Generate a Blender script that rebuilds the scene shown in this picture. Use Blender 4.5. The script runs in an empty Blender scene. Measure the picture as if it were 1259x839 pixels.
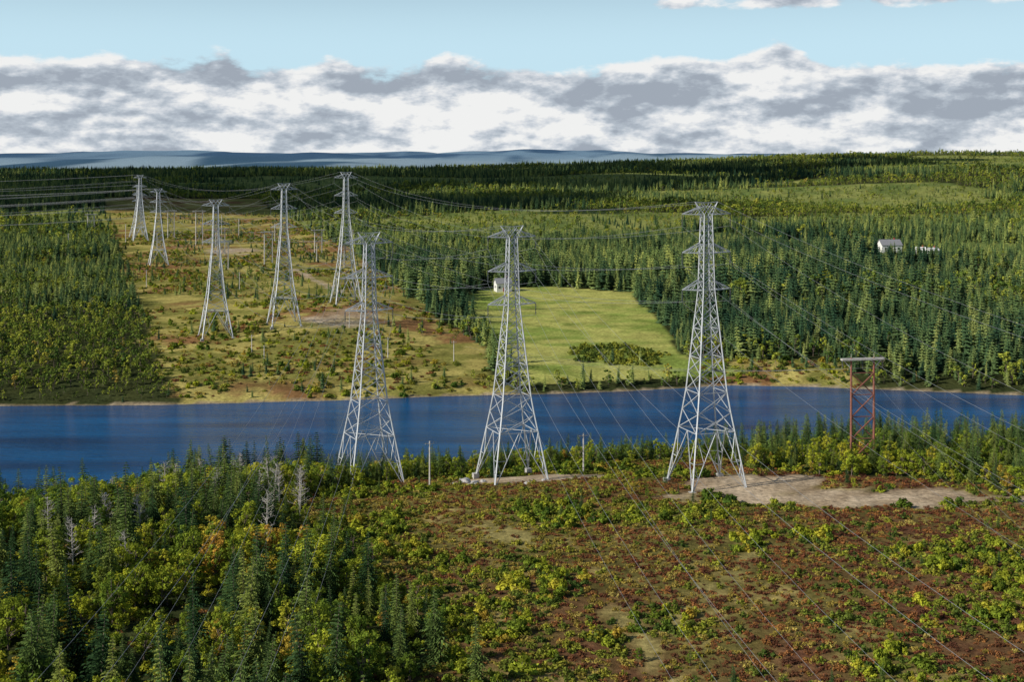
import bpy, math, random
import numpy as np
from mathutils import Vector, Matrix
random.seed(7); rng=np.random.default_rng(11)
scene=bpy.context.scene
C=bpy.data.collections

# ---------------------------------------------------------------- noise
TAB=rng.random((256,256))
def vn(x,y,s=0):
    x=np.asarray(x,float)+s*17.3; y=np.asarray(y,float)+s*41.7
    ix=np.floor(x).astype(int); iy=np.floor(y).astype(int)
    fx=x-ix; fy=y-iy; fx=fx*fx*(3-2*fx); fy=fy*fy*(3-2*fy)
    a=TAB[ix%256,iy%256]; b=TAB[(ix+1)%256,iy%256]; c=TAB[ix%256,(iy+1)%256]; d=TAB[(ix+1)%256,(iy+1)%256]
    return (a*(1-fx)+b*fx)*(1-fy)+(c*(1-fx)+d*fx)*fy
def fbm(x,y,L,o=4,s=0):
    t=0;a=1;n=0
    for i in range(o):
        t=t+a*vn(np.asarray(x)/L,np.asarray(y)/L,s+i*3); n+=a; a*=.5; L=L/2.03
    return t/n
def sst(v,a,b):
    t=np.clip((v-a)/(b-a),0,1); return t*t*(3-2*t)

# ---------------------------------------------------------------- terrain (metres; river level z=0)
NX=[-900,-300,-106,-71,-41,-13,13,42,64,95,130,400,1200]
NY=[ 60, 180, 243,268,278,288,298,302,310,313,318,345,400]
FX=[-900,-300,-145,-100,-54,-17,17,42,68,93,116,152,400,1200]
FY=[ 250,350, 370,372,378,386,390,396,404,401,396,387,410,520]
def shores(x,y):
    wob=3.0*(fbm(x,y*0,14,3,5)-.5)
    return np.interp(x,NX,NY)+wob, np.interp(x,FX,FY)+wob*.8
def H(x,y):
    x=np.asarray(x,float); y=np.asarray(y,float)
    ns,fs=shores(x,y); sn=ns-y; sf=y-fs
    near=12*(1-np.exp(-np.maximum(sn,0)/35))+1.6*(fbm(x,y,30,3,1)-.5)*sst(sn,0,20)+.35*(fbm(x,y,5,2,8)-.5)*sst(sn,0,6)
    t=np.clip((y-400)/2600,0,1)
    zc=np.interp(x,[-3000,-1180,-240,150,700,1180,2500],[38,40,43,52,70,80,88])
    far=4.2*(1-np.exp(-np.maximum(sf,0)/14))+(zc-5)*t**1.3
    far=far+6*np.exp(-(((x+72)/42)**2+((y-530)/70)**2))+8*np.exp(-(((x-225)/55)**2+((y-768)/50)**2))
    far=far+62*(fbm(x/1.5,y,520,3,3)-.5)*sst(y,950,1900)*(1-.6*sst(y,2300,3000))+1.2*(fbm(x,y,40,3,2)-.5)*sst(sf,0,25)
    fall=1-sst(y,3150,4600)
    far=far*fall+12*(1-fall)
    far=far+sst(y,6500,14500)*(120+140*(fbm(x,y/2,3000,5,6)-.5))+sst(y,5500,8000)*110*(fbm(x,y/2,1500,4,9)-.42)
    wat=-np.minimum(3,.35*np.minimum(np.maximum(-sn,0),np.maximum(-sf,0)))
    return np.where(sn>0,near,np.where(sf>0,far,wat))
def inpoly(x,y,P):
    x=np.asarray(x);y=np.asarray(y);r=np.zeros(x.shape,bool);n=len(P)
    for i in range(n):
        x1,y1=P[i];x2,y2=P[(i+1)%n]
        c=((y1>y)!=(y2>y))&(x<(x2-x1)*(y-y1)/((y2-y1) or 1e-9)+x1)
        r^=c
    return r
FIELD=[(2,396),(20,401),(46,404),(74,412),(72,424),(56,440),(60,512),(57,600),(60,628),(20,654),(-14,648),(-30,570),(-13,500),(-1,430)]
def edgeN(y): return np.interp(y,[100,145,180,210,235,262,300],[8,-8,-20,-31,-34,-31,-36])
def edgeL(y): return -99-.335*(y-375)
def edgeR(y): return np.interp(y,[375,428,900,1500],[4,-8,-112,-290])
def ell(x,y,cx,cy,a,b,r=0):
    c,s=math.cos(r),math.sin(r); u=(x-cx)*c+(y-cy)*s; v=-(x-cx)*s+(y-cy)*c
    return (u/a)**2+(v/b)**2
def zones(x,y):
    x=np.asarray(x,float);y=np.asarray(y,float)
    w1=(fbm(x,y,22,3,21)-.5); ns,fs=shores(x,y)
    Z={}
    near=y<ns; far=y>fs
    Z['near']=near;Z['far']=far;Z['sn']=ns-y;Z['sf']=y-fs
    xx=x+14*w1; yy=y+14*w1
    Z['nforest']=near&((xx<edgeN(y))|((x>46)&(yy>np.interp(x,[46,60,85,110],[258,249,240,208]))))
    Z['heath']=near&~Z['nforest']
    d=np.minimum(np.minimum(ell(x,y,60,229,27,6.0,-.05),ell(x,y,45,240,11,8,.4)),np.minimum(ell(x,y,0,249,15,4.5,.1),ell(x,y,84,226,16,3.5,-.1)))
    Z['dirt']=np.clip(1.35-d-3.0*(fbm(x,y,7,4,30)-.5),0,1)*near
    d=np.minimum(ell(x,y,17,150,2.0,22,.18),ell(x,y,-1,205,3,7,.4))
    d=np.minimum(d,ell(x,y,28,178,2,20,-.5))
    Z['straw']=np.clip(1.3-d-3.5*(fbm(x,y,6,3,37)-.5),0,1)*near
    z8=(fbm(x,y,16,2,33)-.5)*8
    Z['field']=far&inpoly(x+z8*.6,y+z8,FIELD)
    Z['corr']=far&(x+20*w1>edgeL(y))&(x+14*w1<edgeR(y))&(y<1650)
    d2=np.minimum(ell(x,y,-66,497,13,24,.2),ell(x,y,-105,690,3,90,.33)*1.2)
    d2=np.minimum(d2,ell(x,y,-190,880,22,40,.33)*1.6)
    Z['dirt2']=np.clip(1.2-d2-3.0*(fbm(x,y,12,4,31)-.5),0,1)*Z['corr']
    Z['yard']=(ell(x,y,228,764,36,22,0)<1)
    Z['patch']=ell(x,y,36,440,15,22,.35)+1.6*(fbm(x,y,9,2,35)-.5)
    Z['scrub']=far&(y<fs+30)&(x>60)&(x<108)
    Z['cut']=far&(y>640)&(fbm(x/2.2,y,170,4,90)+.08*sst(x/np.maximum(y,1),0,.25)>.60)
    Z['fforest']=far&~Z['field']&~Z['corr']&~Z['yard']&~Z['scrub']&(Z['sf']>2)
    return Z

def axis(stops):
    out=[]
    for (v0,step,g,end) in stops:
        v=v0
        while v<end: out.append(v); v+=step; step*=g
    out.append(stops[-1][3]); return np.array(out)
ys=np.concatenate([np.arange(-600,90,30),axis([(90,2.0,1,430),(430,2.5,1.008,760),(760,5.5,1.012,3300),(3300,45,1.03,24000)])])
xp=axis([(0,2.0,1,150),(150,2.4,1.024,12000)])
xs=np.concatenate([-xp[::-1][:-1],xp])
X,Y=np.meshgrid(xs,ys); nx=len(xs);ny=len(ys)
Zt=H(X,Y)
def mesh_np(name,co,quads,mats=()):
    me=bpy.data.meshes.new(name)
    me.vertices.add(len(co)); me.vertices.foreach_set('co',np.asarray(co,np.float32).ravel())
    q=np.asarray(quads,np.int32); k=q.shape[1]
    me.loops.add(q.size); me.loops.foreach_set('vertex_index',q.ravel())
    me.polygons.add(len(q)); me.polygons.foreach_set('loop_start',np.arange(0,q.size,k,dtype=np.int32))
    for m in mats: me.materials.append(m)
    me.update(calc_edges=True); me.validate(); return me
def link(name,me,loc=(0,0,0),rotz=0,parent=None):
    o=bpy.data.objects.new(name,me); scene.collection.objects.link(o); o.location=loc; o.rotation_euler=(0,0,rotz)
    if parent: o.parent=parent
    return o
# ---------------------------------------------------------------- material helpers
def newmat(name):
    m=bpy.data.materials.new(name); m.use_nodes=True; nt=m.node_tree; nt.nodes.clear()
    out=nt.nodes.new('ShaderNodeOutputMaterial'); return m,nt,out
def N(nt,t,**k):
    n=nt.nodes.new(t)
    for a,b in k.items(): setattr(n,a,b)
    return n
def ramp(nt,fac,stops,interp='LINEAR'):
    r=N(nt,'ShaderNodeValToRGB'); r.color_ramp.interpolation=interp
    e=r.color_ramp.elements
    while len(e)<len(stops): e.new(.5)
    for i,(p,c) in enumerate(stops): e[i].position=p; e[i].color=(*c,1)
    nt.links.new(fac,r.inputs[0]); return r.outputs[0]
def mix(nt,a,b,fac,mode='MIX'):
    m=N(nt,'ShaderNodeMix',data_type='RGBA',blend_type=mode)
    for s,v in ((0,fac),(6,a),(7,b)):
        if hasattr(v,'links'): nt.links.new(v,m.inputs[s])
        else: m.inputs[s].default_value=v if s==0 else (*v,1)
    return m.outputs[2]
def noise(nt,vec,scale,detail=3,rough=.55):
    n=N(nt,'ShaderNodeTexNoise'); n.inputs['Scale'].default_value=scale; n.inputs['Detail'].default_value=detail; n.inputs['Roughness'].default_value=rough
    if vec is not None: nt.links.new(vec,n.inputs['Vector'])
    return n.outputs['Fac']
def math_(nt,op,a,b=0,c=None):
    m=N(nt,'ShaderNodeMath',operation=op)
    for i,v in enumerate((a,b) if c is None else (a,b,c)):
        if hasattr(v,'links'): nt.links.new(v,m.inputs[i])
        else: m.inputs[i].default_value=v
    return m.outputs[0]
def simple(name,col,rough=.6,metal=0,var=.25,scale=3):
    m,nt,out=newmat(name); p=N(nt,'ShaderNodeBsdfPrincipled')
    tc=N(nt,'ShaderNodeTexCoord'); n=noise(nt,tc.outputs['Object'],scale,4)
    c=ramp(nt,n,[(.3,tuple(v*(1-var) for v in col)),(.7,tuple(min(1,v*(1+var)) for v in col))])
    nt.links.new(c,p.inputs['Base Color']); p.inputs['Roughness'].default_value=rough; p.inputs['Metallic'].default_value=metal
    nt.links.new(p.outputs[0],out.inputs[0]); return m
def foliage(name,stopsA,stopsB,transl=.22,nscale=2.0,lo=.4,hi=1.5,patch=.012,gain=1.0):
    stopsA=[(p,tuple(v*gain for v in c)) for p,c in stopsA]; stopsB=[(p,tuple(v*gain for v in c)) for p,c in stopsB]
    m,nt,out=newmat(name); oi=N(nt,'ShaderNodeObjectInfo')
    a=ramp(nt,oi.outputs['Random'],stopsA); b=ramp(nt,oi.outputs['Random'],stopsB)
    pn=noise(nt,oi.outputs['Location'],patch,4); pf=N(nt,'ShaderNodeMapRange'); nt.links.new(pn,pf.inputs[0]); pf.inputs[1].default_value=.42; pf.inputs[2].default_value=.58
    c=mix(nt,a,b,pf.outputs[0])
    tc=N(nt,'ShaderNodeTexCoord'); ln=noise(nt,tc.outputs['Object'],nscale,2)
    mr=N(nt,'ShaderNodeMapRange'); nt.links.new(ln,mr.inputs[0]); mr.inputs[1].default_value=.3; mr.inputs[2].default_value=.7; mr.inputs[3].default_value=lo; mr.inputs[4].default_value=hi
    g=N(nt,'ShaderNodeCombineXYZ'); 
    for i in range(3): nt.links.new(mr.outputs[0],g.inputs[i])
    c=mix(nt,c,g.outputs[0],1.0,'MULTIPLY')
    d=N(nt,'ShaderNodeBsdfDiffuse'); nt.links.new(c,d.inputs[0]); t=N(nt,'ShaderNodeBsdfTranslucent'); nt.links.new(c,t.inputs[0])
    ms=N(nt,'ShaderNodeMixShader'); ms.inputs[0].default_value=transl; nt.links.new(d.outputs[0],ms.inputs[1]); nt.links.new(t.outputs[0],ms.inputs[2])
    nt.links.new(ms.outputs[0],out.inputs[0]); return m
M_bark=simple('bark',(.16,.12,.09),.9)
M_dead=simple('dead_wood',(.42,.385,.34),.85)
M_spruce=foliage('spruce_needles',[(0,(.020,.045,.018)),(.5,(.045,.08,.024)),(.85,(.09,.13,.03)),(1,(.17,.19,.04))],[(0,(.035,.07,.026)),(.5,(.08,.12,.032)),(1,(.17,.20,.045))],.12,2.2,gain=1.4)
M_sprfar=foliage('spruce_needles_far',[(0,(.012,.032,.02)),(.45,(.026,.055,.027)),(.8,(.055,.09,.034)),(1,(.14,.16,.05))],[(0,(.04,.07,.03)),(.5,(.10,.14,.042)),(1,(.25,.27,.07))],.1,2.2,gain=1.55,patch=.004)
M_dec=foliage('broadleaf',[(0,(.09,.14,.02)),(.4,(.20,.24,.024)),(.8,(.34,.35,.03)),(.93,(.40,.35,.04)),(1,(.38,.22,.04))],[(0,(.06,.11,.02)),(.5,(.13,.185,.024)),(.93,(.29,.32,.03)),(1,(.34,.22,.04))],.3,1.3,gain=1.35)
M_decfar=foliage('broadleaf_far',[(0,(.06,.10,.022)),(.5,(.13,.17,.03)),(.95,(.28,.30,.04)),(1,(.32,.24,.05))],[(0,(.07,.12,.025)),(.5,(.17,.21,.035)),(1,(.32,.33,.05))],.25,1.3,gain=1.4)
M_grn=foliage('green_shrub',[(0,(.05,.085,.02)),(.5,(.13,.165,.028)),(1,(.28,.28,.035))],[(0,(.09,.12,.02)),(1,(.30,.28,.04))],.25,3,gain=1.25)
M_red=foliage('red_shrub',[(0,(.08,.034,.022)),(.5,(.175,.065,.032)),(1,(.32,.15,.045))],[(0,(.11,.055,.026)),(1,(.28,.125,.045))],.2,4,gain=1.25)
M_yel=foliage('straw_shrub',[(0,(.22,.16,.035)),(.6,(.36,.27,.055)),(1,(.45,.36,.10))],[(0,(.20,.18,.03)),(1,(.40,.32,.06))],.2,4,gain=1.1)

# ---------------------------------------------------------------- ground
def ground_color(x,y):
    Z=zones(x,y); n1=fbm(x,y,34,4,50); n2=fbm(x,y,9,3,51); n3=fbm(x,y,3.5,2,52)
    def L(a,b,t): t=np.clip(t,0,1)[...,None]; return np.array(a)*(1-t)+np.array(b)*t
    forest=L((.022,.032,.013),(.055,.06,.02),n2)
    col=forest.copy()
    col=np.where((Z['cut']&Z['fforest'])[...,None],L((.12,.16,.045),(.25,.26,.075),(n1-.3)*2.5),col)
    heath=L((.13,.06,.033),(.13,.11,.033),(n1*.6+n2*.6-.44)*4)
    hb=L((0,0,0),(1,1,1),(n2*.5+n3*.5-.57)*6); heath=heath*(1-hb)+np.array((.31,.235,.085))*hb
    st=Z['straw'][...,None]*.8; heath=heath*(1-st)+np.array((.36,.30,.11))*st
    col=np.where(Z['heath'][...,None],heath,col)
    corr=L((.22,.12,.05),(.19,.18,.045),(n1-.38)*6); hb=L((0,0,0),(1,1,1),(n2-.48)*6); corr=corr*(1-hb)+np.array((.36,.30,.09))*hb
    col=np.where((Z['corr']|Z['scrub'])[...,None],corr,col)
    fl=L((.19,.245,.05),(.37,.36,.10),(n2*.5+n1*.5-.40)*5)
    col=np.where((Z['field']|Z['yard'])[...,None],fl,col)
    dirt=L((.30,.215,.13),(.50,.40,.28),n3)
    d=np.maximum(Z['dirt'],Z['dirt2']*.85)[...,None]; d=np.clip(d*1.3,0,1); col=col*(1-d)+dirt*d
    sh=((Z['sf']>-3)&(Z['sf']<1.0))|((Z['sn']>-2)&(Z['sn']<1))
    col=np.where(sh[...,None],L((.22,.16,.09),(.34,.28,.19),n3),col)
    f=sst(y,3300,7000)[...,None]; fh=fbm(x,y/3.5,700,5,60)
    haze_col=L((.05,.10,.15),(.24,.32,.37),(fh-.44)*7); col=col*(1-f)+haze_col*f  # aerial haze painted into the ground colour beyond the forest crest
    f2=sst(y,9500,12500)[...,None]; col=col*(1-f2)+f2*L((.05,.10,.17),(.15,.235,.315),(fh-.42)*6)  # farthest ridge gets its own painted blue haze tones
    return col
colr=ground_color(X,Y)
idx=np.arange(nx*ny).reshape(ny,nx)
q=np.stack([idx[:-1,:-1],idx[:-1,1:],idx[1:,1:],idx[1:,:-1]],-1).reshape(-1,4)
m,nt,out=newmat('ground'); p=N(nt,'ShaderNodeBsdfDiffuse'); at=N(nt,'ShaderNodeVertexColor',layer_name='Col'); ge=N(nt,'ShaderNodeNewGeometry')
a=noise(nt,ge.outputs['Position'],.9,5,.7); b=noise(nt,ge.outputs['Position'],.12,4)
s=math_(nt,'MULTIPLY',math_(nt,'MULTIPLY_ADD',a,2.4,-.2),math_(nt,'MULTIPLY_ADD',b,1.2,.4))
g=N(nt,'ShaderNodeCombineXYZ'); [nt.links.new(s,g.inputs[i]) for i in range(3)]
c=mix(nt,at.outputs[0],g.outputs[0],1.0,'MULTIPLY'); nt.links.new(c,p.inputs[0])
bp=N(nt,'ShaderNodeBump'); bp.inputs['Strength'].default_value=.6; bp.inputs['Distance'].default_value=.5; nt.links.new(a,bp.inputs['Height']); nt.links.new(bp.outputs[0],p.inputs['Normal'])
nt.links.new(p.outputs[0],out.inputs[0])
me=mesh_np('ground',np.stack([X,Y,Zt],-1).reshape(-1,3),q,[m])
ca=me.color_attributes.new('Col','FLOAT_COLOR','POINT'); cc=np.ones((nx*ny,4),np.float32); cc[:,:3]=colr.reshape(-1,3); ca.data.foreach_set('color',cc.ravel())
me.polygons.foreach_set('use_smooth',np.ones(len(q),bool)); link('ground',me)

# ---------------------------------------------------------------- water
m,nt,out=newmat('river_water'); p=N(nt,'ShaderNodeBsdfPrincipled'); ge=N(nt,'ShaderNodeNewGeometry')
mpb=N(nt,'ShaderNodeMapping'); mpb.inputs['Scale'].default_value=(.4,2.6,1); nt.links.new(ge.outputs['Position'],mpb.inputs[0])
big=noise(nt,mpb.outputs[0],.03,5)
c=ramp(nt,big,[(.35,(.001,.030,.10)),(.65,(.002,.085,.23))]); nt.links.new(c,p.inputs['Base Color'])
p.inputs['Roughness'].default_value=.06; p.inputs['IOR'].default_value=1.33; p.inputs['Specular IOR Level'].default_value=.12; p.inputs['Specular Tint'].default_value=(.2,.62,1,1)
mp=N(nt,'ShaderNodeMapping'); mp.inputs['Scale'].default_value=(.45,1.2,1); mp.inputs['Rotation'].default_value=(0,0,.3); nt.links.new(ge.outputs['Position'],mp.inputs[0])
wv=noise(nt,mp.outputs[0],.8,5,.6); bp=N(nt,'ShaderNodeBump'); bp.inputs['Strength'].default_value=1; bp.inputs['Distance'].default_value=.55
nt.links.new(wv,bp.inputs['Height']); nt.links.new(bp.outputs[0],p.inputs['Normal']); nt.links.new(p.outputs[0],out.inputs[0])
me=mesh_np('river',[(-880,50,0),(1180,50,0),(1180,560,0),(-880,560,0)],[(0,1,2,3)],[m]); link('river',me)

# ---------------------------------------------------------------- plant prototypes
class MB:
    def __init__(s): s.v=[];s.f=[];s.m=[]
    def add(s,vs,fs,mi=0):
        o=len(s.v); s.v+= [tuple(v) for v in vs]; s.f+=[tuple(i+o for i in f) for f in fs]; s.m+=[mi]*len(fs)
    def cone(s,a,b,r0,r1,n=5,mi=1):
        a=Vector(a);b=Vector(b);d=(b-a).normalized(); u=d.orthogonal().normalized(); w=d.cross(u); vs=[]
        for c,r in((a,r0),(b,r1)):
            for i in range(n):
                t=2*math.pi*i/n; vs.append(c+(u*math.cos(t)+w*math.sin(t))*r)
        s.add(vs,[(i,(i+1)%n,n+(i+1)%n,n+i) for i in range(n)],mi)
    def box(s,c,d,mi=0):
        x,y,z=[k/2 for k in d]; vs=[(c[0]+i*x,c[1]+j*y,c[2]+k*z) for i in(-1,1) for j in(-1,1) for k in(-1,1)]
        s.add(vs,[(0,1,3,2),(4,6,7,5),(0,4,5,1),(2,3,7,6),(0,2,6,4),(1,5,7,3)],mi)
    def mesh(s,name,mats):
        me=bpy.data.meshes.new(name); me.from_pydata(s.v,[],s.f)
        for m in mats: me.materials.append(m)
        me.polygons.foreach_set('material_index',s.m); me.update(); return me
def spruce(seed,hi=True,Hh=9.0,R=1.75):
    r=random.Random(seed); b=MB(); b.cone((0,0,0),(0,0,Hh*.97),.14,.02)
    L=24 if hi else 11
    if not hi: b.cone((0,0,Hh*.1),(0,0,Hh*.93),R*.42,.03,6,0)
    lean=r.uniform(0,6.28)
    for i in range(L):
        t=.07+.91*(i/(L-1))**.95; z=t*Hh; rad=R*(1-t)**.8*r.uniform(.78,1.2)+.12; nb=(9 if t<.6 else 6) if hi else 7
        a0=r.random()*6.28
        for k in range(nb):
            a=a0+6.28*k/nb+r.uniform(-.3,.3); rr=rad*r.uniform(.55,1.22)*(1+.18*math.cos(a-lean))
            if r.random()<.1: continue
            d=Vector((math.cos(a),math.sin(a),0)); s=Vector((-d.y,d.x,0)); up=Vector((0,0,1))
            dr=r.uniform(.12,.38)*rr*(1-.8*t)-.15*rr*max(0,t-.7)
            base=Vector((0,0,z)); tip=d*rr+up*(z-dr); mid=d*rr*.55+up*(z-dr*.35+.06)
            w=rr*r.uniform(.26,.4)+.05
            if hi:
                seg=4
                for j in range(1,seg+1):
                    f=j/seg; pnt=base.lerp(tip,f)+up*(.08*rr*math.sin(f*3.1))
                    pb=base.lerp(tip,(j-1)/seg)
                    ww=w*(1.15-f)*r.uniform(.8,1.3)+.06
                    for sg in(-1,1):
                        e=pb+(pnt-pb)*1.25+s*sg*ww-up*(.12+.25*ww)*r.uniform(.5,1.4)
                        b.add([pb,pnt,e],[(0,1,2)])
            else:
                b.add([base,mid+s*w*1.0-up*.2,tip,mid-s*w*1.0-up*.2,mid+up*.05],[(0,1,4),(1,2,4),(2,3,4),(3,0,4)])
    return b.mesh('spruce',[M_spruce if hi else M_sprfar,M_bark])
def leafball(b,r,c,rad,n,sz,flat=.8,mi=0):
    for _ in range(n):
        v=Vector((r.gauss(0,1),r.gauss(0,1),r.gauss(0,1))).normalized()*rad*(r.random()**.4); v.z*=flat
        p=Vector(c)+v; nrm=(v.normalized()+Vector((r.gauss(0,.5),r.gauss(0,.5),r.gauss(.4,.5)))).normalized()
        u=nrm.orthogonal().normalized(); u.rotate(Matrix.Rotation(r.random()*6.28,3,nrm)); w=nrm.cross(u); k=sz*r.uniform(.6,1.3)
        b.add([p-u*k,p+w*k*.55,p+u*k,p-w*k*.55],[(0,1,2,3)],mi)
def decid(seed,hi=True,Hh=7.0,R=2.1,mat=None):
    r=random.Random(seed); b=MB(); top=Hh*.8; b.cone((0,0,0),(r.uniform(-.2,.2),r.uniform(-.2,.2),top),.13,.03,5)
    n=24 if hi else 11
    for i in range(n):
        z=Hh*r.uniform(.22,.93); e=math.sin(math.pi*min(1,(z/Hh-.08)/.95))**.6
        a=r.random()*6.28; rr=R*e*r.uniform(.3,1.0); c=(math.cos(a)*rr,math.sin(a)*rr,z)
        b.cone((0,0,z*.6),c,.05,.015,3)
        leafball(b,r,c,r.uniform(.4,.85),44 if hi else 16,.2 if hi else .48)
    return b.mesh('broadleaf',[M_dec if hi else M_decfar,M_bark])
def bush(seed,mat,n=9,leaves=22,sz=.18,R=.8,Hh=.9):
    r=random.Random(seed); b=MB()
    for i in range(n):
        a=r.random()*6.28; rr=R*r.random()**.7; c=(math.cos(a)*rr,math.sin(a)*rr,Hh*r.uniform(.15,.9)*(1-.5*rr/R))
        b.cone((0,0,0),c,.03,.01,3); leafball(b,r,c,r.uniform(.22,.42)*R/.8,leaves,sz)
    return b.mesh('bush',[mat,M_bark])
def deadtree(seed):
    r=random.Random(seed); b=MB(); h=r.uniform(6.5,8.5); b.cone((0,0,0),(r.uniform(-.4,.4),0,h),.16,.04,5,0)
    for i in range(38):
        z=h*r.uniform(.25,.97); a=r.random()*6.28; l=(1.9*(1-z/h)+.5)*r.uniform(.5,1.1); e=Vector((math.cos(a)*l,math.sin(a)*l,z+l*r.uniform(.1,.7)))
        b.cone((0,0,z),e,.045,.018,3,0)
        for k in range(3):
            f=r.uniform(.4,.9); q_=Vector((0,0,z)).lerp(e,f); b.cone(q_,q_+Vector((r.uniform(-.6,.6),r.uniform(-.6,.6),r.uniform(.1,.6))),.025,.01,3,0)
    return b.mesh('dead_tree',[M_dead])
def coll(name,meshes):
    c=bpy.data.collections.new(name)
    for i,me in enumerate(meshes):
        o=bpy.data.objects.new(f'{name}_{i:02d}',me); c.objects.link(o)
    return c
SP_HI=[spruce(i,True,9.0,random.Random(i).uniform(1.35,2.1)) for i in range(6)]
SP_LO=[spruce(20+i,False,8.0,random.Random(i).uniform(1.6,2.5)) for i in range(7)]
DE_HI=[decid(40+i,True,random.Random(i).uniform(5.5,7.5),random.Random(i+9).uniform(1.6,2.5)) for i in range(5)]
DE_LO=[decid(60+i,False,random.Random(i).uniform(5.5,7.5),random.Random(i).uniform(1.9,2.7)) for i in range(4)]
DEAD=[deadtree(i) for i in range(3)]
c_near=coll('near_wood',SP_HI[:5]+DE_HI)
c_far=coll('far_wood',SP_LO+DE_LO)   # 0-6 spruce, 7-10 broadleaf
c_heath=coll('heath',[bush(i,M_grn) for i in range(3)]+[bush(10+i,M_red,8,18,.14,.8,.5) for i in range(3)]+[bush(20+i,M_yel,8,18,.14,.8,.6) for i in range(2)]+[bush(30+i,M_dec,12,30,.18,.9,1.3) for i in range(3)])
c_dead=coll('dead',DEAD)

def scatter(name,x,y,scl,pid,col,tilt=.06,zoff=-.05,sq=.15):
    n=len(x); z=H(x,y)+zoff
    me=bpy.data.meshes.new(name); me.vertices.add(n); me.vertices.foreach_set('co',np.stack([x,y,z],-1).astype(np.float32).ravel())
    rot=np.stack([rng.normal(0,tilt,n),rng.normal(0,tilt,n),rng.random(n)*6.283],-1).astype(np.float32)
    sc=np.stack([scl*(1+rng.normal(0,sq,n)),]*2+[scl],-1); sc[:,1]=sc[:,0]; sc=np.clip(sc,.1,9).astype(np.float32)
    a=me.attributes.new('rot','FLOAT_VECTOR','POINT'); a.data.foreach_set('vector',rot.ravel())
    a=me.attributes.new('scl','FLOAT_VECTOR','POINT'); a.data.foreach_set('vector',sc.ravel())
    a=me.attributes.new('pid','INT','POINT'); a.data.foreach_set('value',np.asarray(pid,np.int32))
    o=link(name,me)
    ng=bpy.data.node_groups.new(name,'GeometryNodeTree'); ng.interface.new_socket('Geometry',in_out='INPUT',socket_type='NodeSocketGeometry'); ng.interface.new_socket('Geometry',in_out='OUTPUT',socket_type='NodeSocketGeometry')
    gi=ng.nodes.new('NodeGroupInput');go=ng.nodes.new('NodeGroupOutput'); ip=ng.nodes.new('GeometryNodeInstanceOnPoints'); ci=ng.nodes.new('GeometryNodeCollectionInfo')
    ci.inputs['Collection'].default_value=col; ci.inputs['Separate Children'].default_value=True; ci.inputs['Reset Children'].default_value=True
    def na(nm,dt):
        k=ng.nodes.new('GeometryNodeInputNamedAttribute'); k.data_type=dt; k.inputs['Name'].default_value=nm
        return [s for s in k.outputs if s.enabled and s.name=='Attribute'][0]
    L=ng.links.new; L(gi.outputs[0],ip.inputs['Points']); L(ci.outputs[0],ip.inputs['Instance']); ip.inputs['Pick Instance'].default_value=True
    L(na('pid','INT'),ip.inputs['Instance Index']); L(na('rot','FLOAT_VECTOR'),ip.inputs['Rotation']); L(na('scl','FLOAT_VECTOR'),ip.inputs['Scale']); L(ip.outputs[0],go.inputs[0])
    md=o.modifiers.new('scatter','NODES'); md.node_group=ng; print(name,n); return o
def grid(x0,x1,y0,y1,sp,jit=.48,wedge=True):
    gx,gy=np.meshgrid(np.arange(x0,x1,sp),np.arange(y0,y1,sp)); gx=gx.ravel();gy=gy.ravel()
    gx=gx+rng.uniform(-jit,jit,gx.size)*sp; gy=gy+rng.uniform(-jit,jit,gy.size)*sp
    if wedge:
        k=np.abs(gx)<.40*gy*1.1+45; gx=gx[k];gy=gy[k]
    return gx,gy

# foreground wood
x,y=grid(-200,220,105,325,2.5,.65); Z=zones(x,y)
gap=fbm(x,y,13,3,70)
k=Z['nforest']&(Z['sn']>1.5)&(rng.random(x.size)<.95-.7*sst(gap,.52,.66))&(Z['dirt']<.3)
x=x[k];y=y[k];sn=Z['sn'][k]
spr=fbm(x,y,20,3,71)+.15*sst(-y,-175,-140)+.16*sst(-sn,-22,-6)+.1*(x>40)
isS=spr+rng.normal(0,.09,x.size)>.59
u=rng.random(x.size)
scl=np.where(isS,.4+.9*u**1.3,.42+.6*u)
scl*=np.where(x>30,.78,1)*np.where(np.abs(x-edgeN(y))<7,.75,1)
pid=np.where(isS,rng.integers(0,5,x.size),rng.integers(5,10,x.size))
scatter('mixed_woodland',x,y,scl,pid,c_near)
x,y=grid(-160,190,100,325,1.12); Z=zones(x,y)
n2=fbm(x,y,9,3,51);n4=fbm(x,y,13,3,72)
k=Z['near']&(Z['dirt']<.25)&(Z['sn']>.8)&(Z['heath']&(rng.random(x.size)<.80*(1-.75*Z['straw']))|Z['nforest']&(rng.random(x.size)<.33))
x=x[k];y=y[k];n2=n2[k];n4=n4[k];Z={a:b[k] for a,b in Z.items()}
u=rng.random(x.size)
g=n4+.18*sst(edgeN(y)+34-x,0,34)+.02*sst(y,175,230)+.1*(Z['sn']<30)+.6*Z['nforest']
pg=sst(g,.42,.72)
pid=np.where(u<pg*.72+.06,rng.integers(0,3,x.size),np.where(rng.random(x.size)<.45+.35*sst(x/y,.0,.25),rng.integers(3,6,x.size),rng.integers(6,8,x.size)))
tall=(u<.30)&(g>.62); pid=np.where(tall,rng.integers(8,11,x.size),pid)
scl=rng.uniform(.4,1.05,x.size)*np.where(tall,1.4,1)*np.where(pid<3,1.1,1)
scatter('heath_shrubs',x,y,scl,pid,c_heath,tilt=.1)
x,y=grid(-45,60,215,305,2.2); Z=zones(x,y)
k=Z['heath']&(Z['sn']>1)&(Z['sn']<38)&(fbm(x,y,12,2,73)+.012*(20-Z['sn'])>.46)&(Z['dirt']<.2)
x=x[k];y=y[k]; isS=rng.random(x.size)<.5
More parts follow.
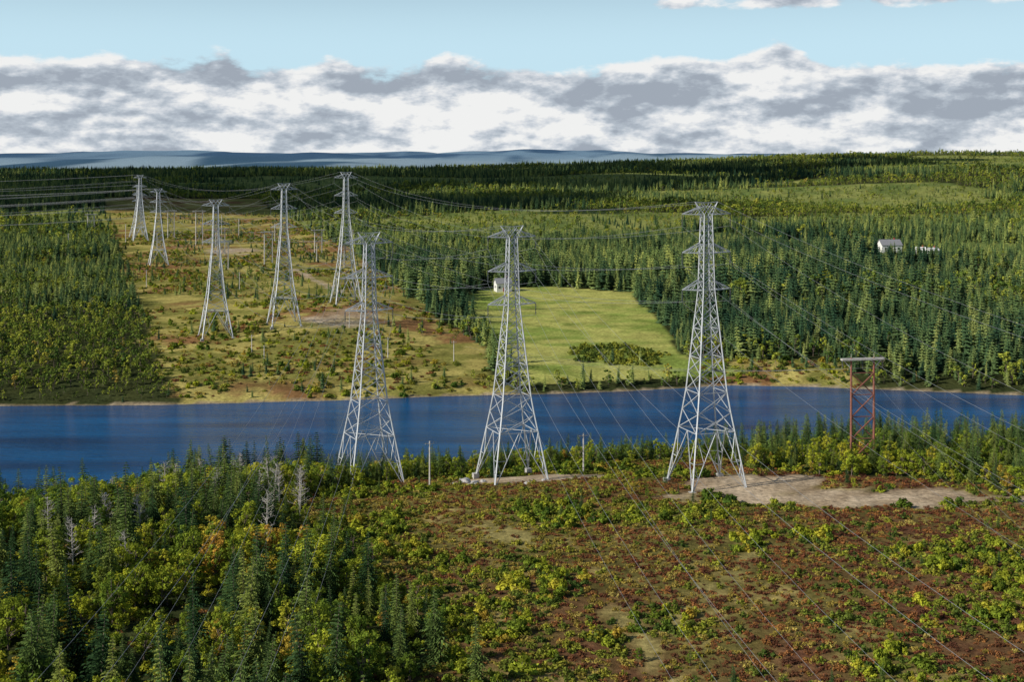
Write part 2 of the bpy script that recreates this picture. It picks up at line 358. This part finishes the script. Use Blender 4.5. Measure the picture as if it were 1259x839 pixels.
scatter('shore_thicket',x,y,np.where(isS,rng.uniform(.3,.78,x.size),rng.uniform(.35,.75,x.size)),np.where(isS,rng.integers(0,5,x.size),rng.integers(5,10,x.size)),c_near)
x,y=grid(-30,120,120,260,5.0); Z=zones(x,y); k=Z['heath']&(Z['dirt']<.1)&((fbm(x,y,20,2,74)>.54)&(rng.random(x.size)<.5)|(ell(x,y,60,238,9,3.5,0)<1))
x=x[k];y=y[k]; isS=rng.random(x.size)<.45
scatter('saplings',x,y,rng.uniform(.16,.38,x.size),np.where(isS,rng.integers(0,5,x.size),rng.integers(5,10,x.size)),c_near)
x,y=grid(-85,-30,185,262,6.5); k=zones(x,y)['nforest']&(fbm(x,y,16,2,77)>.46)&(rng.random(x.size)<.6); x=x[k];y=y[k]
scatter('dead_trees',x,y,rng.uniform(.75,1.15,x.size),rng.integers(0,3,x.size),c_dead)
for i,(tx,ty,s) in enumerate([(-9,150,1.0),(-14,158,.9),(-19,172,1.05),(-4,144,.85),(-26,190,.95),(-23,181,.8),(-29,200,.9),(94,236,.8),(88,246,.85)]):
    o=link('spruce_tree',SP_HI[i%5],(tx,ty,float(H(tx,ty))-.05),i*1.3); o.scale=(s,s,s)
for i,(tx,ty,s) in enumerate([(-12,166,.8),(-20,186,.85),(6,262,.55),(41,262,.6),(50,258,.7)]):
    o=link('birch_tree',DE_HI[i%5],(tx,ty,float(H(tx,ty))-.05),i*1.7); o.scale=(s,s,s)

def farwood(name,y0,y1,sp,smin,smax,pd=.97):
    x,y=grid(-.45*y1-60,.45*y1+60,y0,y1,sp,.65); Z=zones(x,y)
    k=Z['fforest']&(rng.random(x.size)<np.where(Z['cut'],.25,pd-.35*(fbm(x,y,28,2,88)>.62))); x=x[k];y=y[k]; cut=Z['cut'][k]
    pn=fbm(x,y,150,4,80)*1.25-.125+ .13*sst(x/y,.1,.3)*sst(y,750,1200)-.2*sst(y,400,480)*(1-sst(y,800,1000))*(x>0) +.12*((x<edgeL(y))&(y<800))-.1*sst(y,1500,2000)*(1-sst(x/y,-.05,.15))+.15*cut
    isS=pn+rng.normal(0,.10,x.size)<.57
    u=rng.random(x.size)
    s=np.where(isS,smin+(smax-smin)*u**1.5,(smin+(smax-smin)*u**1.5)*.85)*(.6+.8*fbm(x,y,26,3,89))
    s=s*np.where((x<edgeL(y)+5)&(y<800),.72,1)*(1+.35*((x>-60)&(x<200)&(y>560)&(y<760)))*np.where(cut,.7,1)
    s=s*(.6+.4*sst(Z['sf'][k],0,22))
    scatter(name,x,y,s,np.where(isS,rng.integers(0,7,x.size),rng.integers(7,11,x.size)),c_far,sq=.2)
farwood('spruce_forest',375,950,3.5,.6,1.5)
farwood('spruce_forest',950,1700,5.2,.75,1.7)
farwood('spruce_forest',1700,3250,8.6,.8,1.9)
x,y=grid(-420,110,375,1300,3.0); Z=zones(x,y)
n=fbm(x,y,30,3,85); k=(Z['sf']>1)&(Z['dirt2']<.3)&((Z['corr']&(rng.random(x.size)<sst(n,.38,.66)*.75))|(Z['scrub']&(rng.random(x.size)<.8))|(Z['field']&(Z['patch']<1)&(rng.random(x.size)<.9))|(Z['field']&(Z['sf']<9)&(rng.random(x.size)<.4)))
x=x[k];y=y[k]; pt=(Z['patch'][k]<1)
u=rng.random(x.size); pid=np.where(u<.38,rng.integers(0,3,x.size),np.where(u<.58,rng.integers(3,6,x.size),np.where(u<.82,rng.integers(6,8,x.size),rng.integers(8,11,x.size))))
pid=np.where(pt,rng.integers(0,3,x.size),pid)
scatter('clearing_shrubs',x,y,rng.uniform(.7,1.8,x.size)*np.where(pt,1.3,1),pid,c_heath,tilt=.1)
x,y=grid(-420,110,378,1300,7); Z=zones(x,y); k=((Z['corr']&(fbm(x,y,40,2,86)>.55))|(Z['scrub'])|(Z['corr']&(Z['sf']<20))|(Z['field']&(Z['patch']<.6)))&(rng.random(x.size)<.65)&(Z['sf']>3)&(Z['dirt2']<.2)
x=x[k];y=y[k]; scatter('clearing_saplings',x,y,rng.uniform(.25,.7,x.size),rng.integers(0,11,x.size),c_far)

# ---------------------------------------------------------------- lattice towers
M_steel=simple('galvanised_steel',(.50,.52,.54),.5,.2,.15,.5)
M_ins=simple('insulator_glass',(.12,.13,.14),.3)
M_conc=simple('concrete_footing',(.4,.38,.35),.9)
def beam(b,p,q,w,mi=0):
    p=Vector(p);q=Vector(q); d=q-p
    if d.length<1e-4: return
    d.normalize(); u=d.cross(Vector((0,0,1)))
    if u.length<1e-3: u=Vector((1,0,0))
    u.normalize(); v=d.cross(u); h=w/2
    vs=[c+u*i*h+v*j*h for c in(p,q) for i,j in((-1,-1),(1,-1),(1,1),(-1,1))]
    b.add(vs,[(0,1,5,4),(1,2,6,5),(2,3,7,6),(3,0,4,7),(3,2,1,0),(4,5,6,7)],mi)
ARMT=[.955,.82,.69]; ARML=4.9
def hw(t): return float(np.interp(t,[0,.316,.69,.955,1],[5.5,2.9,1.15,.8,.8]))
def tower(x,y,top,rot,th=1.0,arms=ARMT):
    zb=float(H(x,y))-.3; h=top-zb; b=MB()
    S=[(-1,-1),(1,-1),(1,1),(-1,1)]
    lv=[0,.10,.20,.265,.335,.40,.455,.505,.555,.60,.645,.69,.725,.755,.787,.82,.855,.89,.922,.955]
    P=[[Vector((sx*hw(t),sy*hw(t),t*h)) for sx,sy in S] for t in lv]
    LW=.22*th; BW=.105*th
    for i in range(len(lv)-1):
        for k in range(4): beam(b,P[i][k],P[i+1][k],LW if lv[i]<.6 else LW*.75)
    for i in range(2,len(lv)-1):
        for k in range(4):
            k2=(k+1)%4; w=BW if lv[i]<.6 else BW*.8
            beam(b,P[i][k],P[i+1][k2],w); beam(b,P[i][k2],P[i+1][k],w)
            if lv[i] in(.20,.335,.455,.555,.69,.82) : beam(b,P[i][k],P[i][k2],BW)
    for k in range(4):
        k2=(k+1)%4; mid=(P[2][k]+P[2][k2])/2
        beam(b,P[2][k],P[2][k2],BW*1.1)
        for kk in(k,k2):
            beam(b,P[0][kk],mid,BW*1.2)
            m1=P[0][kk].lerp(mid,.5); beam(b,P[1][kk],m1,BW*.8); beam(b,P[2][kk],m1,BW*.8)
            m2=P[0][kk].lerp(mid,.25); beam(b,P[0][kk].lerp(P[2][kk],.25),m2,BW*.7); beam(b,P[1][kk],m2,BW*.7)
        b.box(P[0][k],(1.1,1.1,1.2),2)
    beam(b,P[2][0],P[2][2],BW); beam(b,P[2][1],P[2][3],BW)
    att=[]
    for ti,t in enumerate(arms):
        z=t*h; w=hw(t); tz=min(t+.035,.985); zu=tz*h; wu=hw(tz)
        for sx in(-1,1):
            tip=Vector((sx*ARML,0,z+.15))
            for sy in(-1,1):
                lo=Vector((sx*w,sy*w,z)); upv=Vector((sx*wu,sy*wu,zu))
                beam(b,lo,tip,BW*1.3); beam(b,upv,tip,BW*1.3)
                for f0,f1 in((.0,.33),(.33,.66)):
                    beam(b,lo.lerp(tip,f0+.33),upv.lerp(tip,f0),BW*.7); 
            for f in(.33,.66): 
                beam(b,Vector((sx*w,-w,z)).lerp(tip,f),Vector((sx*w,w,z)).lerp(tip,f),BW*.7)
            beam(b,Vector((sx*w,-w,z)),Vector((sx*w,w,z)).lerp(tip,.5),BW*.7)
            for k in range(7): b.cone(tip-Vector((0,0,.25+.28*k)),tip-Vector((0,0,.25+.28*k+.16)),.15,.09,6,1)
            beam(b,tip,tip-Vector((0,0,2.3)),.05,1); att.append(tip-Vector((0,0,2.3)))
    z=.955*h
    for sx in(-1,1):
        tip=Vector((sx*2.3,0,h)); att.append(tip)
        for sy in(-1,1):
            beam(b,(sx*.8,sy*.8,z),tip,BW*1.2); beam(b,(-sx*.8,sy*.8,z),(sx*.8,sy*.5,h-.3),BW*.8)
        beam(b,(-sx*.1,0,h-.2),tip,BW*1.1)
    me=b.mesh('transmission_tower',[M_steel,M_ins,M_conc]); link('transmission_tower',me,(x,y,zb),rot)
    Mx=Matrix.Translation((x,y,zb))@Matrix.Rotation(rot,4,'Z'); return [Mx@p for p in att]
R0=math.atan2(.35,.94)*1.0
T3=tower(36,241,62.3,R0-.05); T2=tower(0,250,57.4,R0); T1=tower(-28,255,55.9,R0+.08)
T6=tower(-68,533,65.2,R0,1.25); T5=tower(-85,485,61.4,R0,1.2); T4=tower(-107,470,55.8,R0,1.2)
T9=tower(-212,780,53,R0,1.5); T8=tower(-280,980,59,R0,1.8); T7=tower(-290,1010,51,R0+.3,1.6)
M_wire=simple('conductor_aluminium',(.28,.29,.30),.5,.3,.05)
def wires(name,A,B,sag,rad=.03):
    cu=bpy.data.curves.new(name,'CURVE'); cu.dimensions='3D'; cu.bevel_depth=rad; cu.bevel_resolution=0
    for i,(p,q_) in enumerate(zip(A,B)):
        sp=cu.splines.new('POLY'); n=28; sp.points.add(n); sg=sag*(1 if i<6 else .7)
        for j in range(n+1):
            t=j/n; v=p.lerp(q_,t); sp.points[j].co=(v.x,v.y,v.z-4*sg*t*(1-t),1)
    cu.materials.append(M_wire); link(name,cu)
def sh(A,dx,dy,dz): return [p+Vector((dx,dy,dz)) for p in A]
for A,B in((T1,T4),(T2,T5),(T3,T6)): wires('power_line',A,B,10,.023)
for A,B in((T4,T9),(T5,T7),(T6,T8)): wires('power_line',A,B,14,.028)
for A,dx in((T1,0),(T2,60),(T3,110)): wires('power_line',A,sh(A,dx,-330,-4),24,.017)
for A,dx,dy in((T7,-420,-60),(T8,-430,0),(T9,-430,60)): wires('power_line',A,sh(A,dx,dy,-3),8,.05)

# ---------------------------------------------------------------- H frames
M_rust=simple('weathered_brown_timber',(.24,.09,.06),.8)
M_pale=simple('pale_timber',(.55,.51,.46),.8)
def hframe(x,y,h,rot,sp=4.8,arm=8.9,th=1,legm=0):
    z=float(H(x,y))-.3; b=MB()
    for sx in(-1,1):
        b.cone((sx*sp/2,0,0),(sx*sp/2,0,h),.27*th,.21*th,8,legm)
        b.cone((sx*sp/2,0,h),(sx*sp/2,0,h+.8),.05,.03,5,1)
    n=4 if th<1.3 else 2
    for i in range(n):
        a=h*(.06+.80*i/n); c=h*(.06+.80*(i+1)/n)
        beam(b,(-sp/2,-.1,a),(sp/2,-.1,c),.2*th,legm); beam(b,(sp/2,.1,a),(-sp/2,.1,c),.2*th,legm)
        beam(b,(-sp/2,.0,c),(sp/2,0,c),.16*th,legm)
    for dy in(-.25,.25): beam(b,(-arm/2,dy*th,h-.3),(arm/2,dy*th,h-.3),.38*th,1)
    beam(b,(-sp/2,0,h-2.2),(-arm/2+.4,0,h-.4),.14*th,1); beam(b,(sp/2,0,h-2.2),(arm/2-.4,0,h-.4),.14*th,1)
    at=[]
    for xx in(-arm/2+.2,0,arm/2-.2):
        for k in range(5): b.cone((xx,0,h-.55-.28*k),(xx,0,h-.7-.28*k),.16*th,.09*th,6,2)
        beam(b,(xx,0,h-.4),(xx,0,h-2.1),.05,2); at.append(Vector((xx,0,h-2.1)))
    link('h_frame_pylon',b.mesh('h_frame_pylon',[M_rust,M_pale,M_ins]),(x,y,z),rot)
    Mx=Matrix.Translation((x,y,z))@Matrix.Rotation(rot,4,'Z'); return [Mx@p for p in at]
h0=hframe(69.5,258,21.7,R0*.5)
hs=[hframe(*a,th=1.3,legm=1) for a in[(-146,780,20,R0),(-166,750,17,R0),(-224,932,25,R0),(-262,1000,22,R0),(-190,850,18,R0),(-128,860,16,R0),(-330,1020,18,R0)]]
wires('power_line',h0,sh(h0,10,-300,-2),14,.012)
wires('power_line',h0,hs[0],24,.016)
def pole(x,y,h,th=1):
    z=float(H(x,y))-.2; b=MB(); b.cone((0,0,0),(0,0,h),.17*th,.12*th,8,0); beam(b,(-.9,0,h-.5),(.9,0,h-.5),.12*th,0)
    for xx in(-.8,0,.8): b.cone((xx,0,h-.45),(xx,0,h-.15),.07*th,.04*th,6,1)
    link('utility_pole',b.mesh('utility_pole',[M_pale,M_ins]),(x,y,z),.4)
pole(-15.5,245,8.8); pole(14,255,8.2)
for px,yy,h in[(-184,655,9),(-88,440,6),(-41,430,7),(-19,425,7),(-80,420,6),(-140,820,12),(-120,800,11),(-155,900,13),(-175,960,14),(-205,900,12),(-240,880,13),(-285,960,14),(-300,880,12),(-98,760,10),(-134,640,9),(-70,620,8),(-60,480,6),(-110,900,13),(-212,1010,15),(-232,1040,16)]:
    pole(px,yy,h,1.0 if yy<700 else 1.6)

# ---------------------------------------------------------------- buildings
M_wh=simple('white_clapboard',(.75,.74,.71),.6,0,.06); M_rd=simple('red_paint',(.35,.05,.035),.6); M_rf=simple('grey_shingle',(.22,.22,.23),.8); M_gl=simple('window_glass',(.03,.04,.05),.15)
def house(name,x,y,w,d,h,rot,roofm,doorm,z0=0):
    e=bpy.data.objects.new(name,None); scene.collection.objects.link(e); e.location=(x,y,float(H(x,y))-.1+z0); e.rotation_euler=(0,0,rot)
    rh=d*.36
    b=MB(); b.box((0,0,h/2),(w,d,h)); 
    for sx in(-1,1): b.add([(sx*w/2,-d/2,h),(sx*w/2,d/2,h),(sx*w/2,0,h+rh)],[(0,1,2)])
    link('walls',b.mesh('walls',[M_wh]),parent=e)
    b=MB(); ov=.4; k=rh/(d/2)
    for sy in(-1,1):
        vs=[(-w/2-ov,sy*(d/2+ov),h-ov*k+.03),(w/2+ov,sy*(d/2+ov),h-ov*k+.03),(w/2+ov,0,h+rh+.03),(-w/2-ov,0,h+rh+.03)]
        vs+=[(a,b_,c+.18) for a,b_,c in vs]; b.add(vs,[(0,1,2,3),(4,5,6,7),(0,1,5,4),(1,2,6,5),(3,0,4,7)])
    link('roof',b.mesh('roof',[roofm]),parent=e)
    b=MB(); b.box((w*.25,.3,h+rh+.3),(.7,.7,1.6)); link('chimney',b.mesh('chimney',[M_rd]),parent=e)
    b=MB()
    for xx in(-.32,.32):
        for sy in(-1,1): b.box((xx*w,sy*(d/2+.02),h*.55),(1.1,.08,1.2))
    for sx in(-1,1): b.box((sx*(w/2+.02),0,h*.55),(.08,1.1,1.2))
    link('windows',b.mesh('windows',[M_gl]),parent=e)
    b=MB(); b.box((0,-d/2-.03,1.05),(1.1,.1,2.1)); link('door',b.mesh('door',[doorm]),parent=e)
house('white_cottage',-4.5,636,7.5,6,4.2,.25,M_rf,M_rd)
house('farmhouse',221,762,12,8,4.6,.1,M_rf,M_rd)
house('shed',238,758,5,4,2.6,-.2,M_wh,M_rf); house('shed',247,764,6,4,2.4,.3,M_wh,M_rf)
M_rock=simple('granite',(.36,.34,.32),.9,0,.3,1.5)
def boulder(x,y,s,seed):
    r=random.Random(seed); bpy.ops.mesh.primitive_ico_sphere_add(subdivisions=3,radius=1); o=bpy.context.object; o.name='boulder'
    for v in o.data.vertices:
        n=1+.35*(float(vn(v.co.x*1.7+seed,v.co.y*1.7+v.co.z*1.3,seed))-.5)*2; v.co*=n; v.co.z*=.6
    o.scale=(s,s*.8,s*.8); o.rotation_euler=(0,0,r.random()*6); o.location=(x,y,float(H(x,y))+s*.1); o.data.materials.append(M_rock)
for i,(bx,by,s) in enumerate([(-9,247,1.5),(-7,245.5,1.0),(-11,245,.8),(-5.5,247,.7),(-8,243.5,.6),(3,243,.7),(6,246,.5)]): boulder(bx,by,s,i)

# ---------------------------------------------------------------- sun, clouds, sky
SD=Vector((-.86,-.34,.56)).normalized(); el=math.asin(SD.z); az=math.atan2(SD.x,SD.y)
li=bpy.data.lights.new('sun','SUN'); li.energy=5; li.angle=math.radians(.5); li.color=(1,.95,.84); so=bpy.data.objects.new('sun',li); scene.collection.objects.link(so)
so.rotation_euler=SD.to_track_quat('Z','Y').to_euler(); so.location=(0,0,300)
m,nt,out=newmat('shadow_cloud'); d=N(nt,'ShaderNodeBsdfDiffuse'); d.inputs[0].default_value=(.85,.86,.88,1); nt.links.new(d.outputs[0],out.inputs[0]); M_cl=m
def shadow_cloud(tx,ty,rx,ry,n,seed,alt=1000):  # unseen cloud meshes, added on the sun side to shadow the far forest
    r=random.Random(seed); cx=tx+SD.x/SD.z*(alt-25); cy=ty+SD.y/SD.z*(alt-25); V=[];F=[]
    import bmesh
    bm=bmesh.new(); bmesh.ops.create_icosphere(bm,subdivisions=3,radius=1); base=[v.co.copy() for v in bm.verts]; fc=[[v.index for v in f.verts] for f in bm.faces]; bm.free()
    for i in range(n):
        a=r.random()*6.28; q_=math.sqrt(r.random()); px=math.cos(a)*q_*rx; py=math.sin(a)*q_*ry; s=r.uniform(.5,1)*min(rx,ry)*.34; o=len(V)
        for v in base:
            k=1+.3*(float(vn(v.x*2+i,v.y*2+v.z*2,seed))-.5); V.append((px+v.x*s*1.5*k,py+v.y*s*k,max(v.z,-.25)*s*.45*k))
        F+=[tuple(j+o for j in f) for f in fc]
    me=bpy.data.meshes.new('shadow_cloud'); me.from_pydata(V,[],F); me.materials.append(M_cl); link('shadow_cloud',me,(cx,cy,alt))
shadow_cloud(-450,1950,850,560,50,1); shadow_cloud(-250,2800,1100,330,40,4); shadow_cloud(1100,2800,420,200,14,2); shadow_cloud(-30,1330,260,110,10,3); shadow_cloud(1000,1950,300,120,8,8); shadow_cloud(330,1180,150,60,8,12)

w=bpy.data.worlds.new('World'); scene.world=w; w.use_nodes=True; nt=w.node_tree; nt.nodes.clear()
out=N(nt,'ShaderNodeOutputWorld'); sky=N(nt,'ShaderNodeTexSky',sky_type='NISHITA'); sky.sun_disc=False; sky.sun_elevation=el; sky.sun_rotation=az; sky.air_density=1.0; sky.dust_density=.6; sky.ozone_density=2.5
b1=N(nt,'ShaderNodeBackground'); b1.inputs[1].default_value=.09
tc=N(nt,'ShaderNodeTexCoord'); sx=N(nt,'ShaderNodeSeparateXYZ'); nt.links.new(tc.outputs['Generated'],sx.inputs[0])
hyp=math_(nt,'SQRT',math_(nt,'ADD',math_(nt,'MULTIPLY',sx.outputs[0],sx.outputs[0]),math_(nt,'MULTIPLY',sx.outputs[1],sx.outputs[1])))
E=math_(nt,'DIVIDE',sx.outputs[2],hyp); A=math_(nt,'ARCTAN2',sx.outputs[0],sx.outputs[1])
def mr(v,a,b,c=0,d=1,sm=True):
    k=N(nt,'ShaderNodeMapRange'); k.interpolation_type='SMOOTHSTEP' if sm else 'LINEAR'; nt.links.new(v,k.inputs[0]); k.inputs[1].default_value=a;k.inputs[2].default_value=b;k.inputs[3].default_value=c;k.inputs[4].default_value=d; return k.outputs[0]
skyc=mix(nt,sky.outputs[0],(6.4,9.0,10.4),mr(E,.08,.20,.88,.0)); nt.links.new(skyc,b1.inputs[0])
def cvec(da,de,sa,se,zz=3.3):
    c=N(nt,'ShaderNodeCombineXYZ'); nt.links.new(math_(nt,'MULTIPLY_ADD',A,sa,da*sa),c.inputs[0]); nt.links.new(math_(nt,'MULTIPLY_ADD',E,se,de*se),c.inputs[1]); c.inputs[2].default_value=zz; return c.outputs[0]
def cn(da,de): return noise(nt,cvec(da,de,17,38),1.0,10,.57)
n0=cn(0,0); n1=cn(-.004,.005); n2=cn(-.008,.014)
wob=math_(nt,'MULTIPLY_ADD',noise(nt,cvec(0,0,8,0,9.1),1,2),.09,-.045); Eb=math_(nt,'ADD',E,wob)
band=mr(Eb,.05,.10,.36,-.34); band2=mr(E,.104,.120,0,.42); b2=math_(nt,'MULTIPLY',band2,mr(A,.05,.15,0,1)); hi=mr(E,.14,.25,0,-.3)
dn=math_(nt,'ADD',math_(nt,'ADD',n0,band),math_(nt,'ADD',b2,hi)); mask=mr(dn,.47,.60)
relief=math_(nt,'ADD',math_(nt,'MULTIPLY',math_(nt,'SUBTRACT',n0,n1),3.2),math_(nt,'MULTIPLY',math_(nt,'SUBTRACT',n0,n2),2.8))
sh_=math_(nt,'ADD',relief,math_(nt,'MULTIPLY_ADD',noise(nt,cvec(.3,.1,7,22),1,6,.55),2.0,-.42))
sh_=math_(nt,'ADD',sh_,mr(E,.10,.12,0,-.4)); sh_=math_(nt,'ADD',sh_,mr(E,.0,.035,.12,0)); sh_=math_(nt,'ADD',sh_,mr(dn,.5,.72,.3,0))
cc=ramp(nt,sh_,[(.0,(.36,.41,.48)),(.35,(.48,.54,.61)),(.65,(.67,.71,.76)),(1,(.90,.905,.90))])
b2n=N(nt,'ShaderNodeBackground'); nt.links.new(cc,b2n.inputs[0]); b2n.inputs[1].default_value=.97
ms=N(nt,'ShaderNodeMixShader'); nt.links.new(mask,ms.inputs[0]); nt.links.new(b1.outputs[0],ms.inputs[1]); nt.links.new(b2n.outputs[0],ms.inputs[2]); nt.links.new(ms.outputs[0],out.inputs[0])

# ---------------------------------------------------------------- camera
cam=bpy.data.cameras.new('camera'); cam.sensor_width=36; cam.lens=45.75; cam.shift_y=-.1767; cam.clip_start=1; cam.clip_end=60000
co=bpy.data.objects.new('camera',cam); scene.collection.objects.link(co); co.location=(0,0,70); co.rotation_euler=(math.radians(90),0,0); scene.camera=co
scene.view_settings.view_transform='Standard'; scene.view_settings.look='None'; scene.view_settings.exposure=0
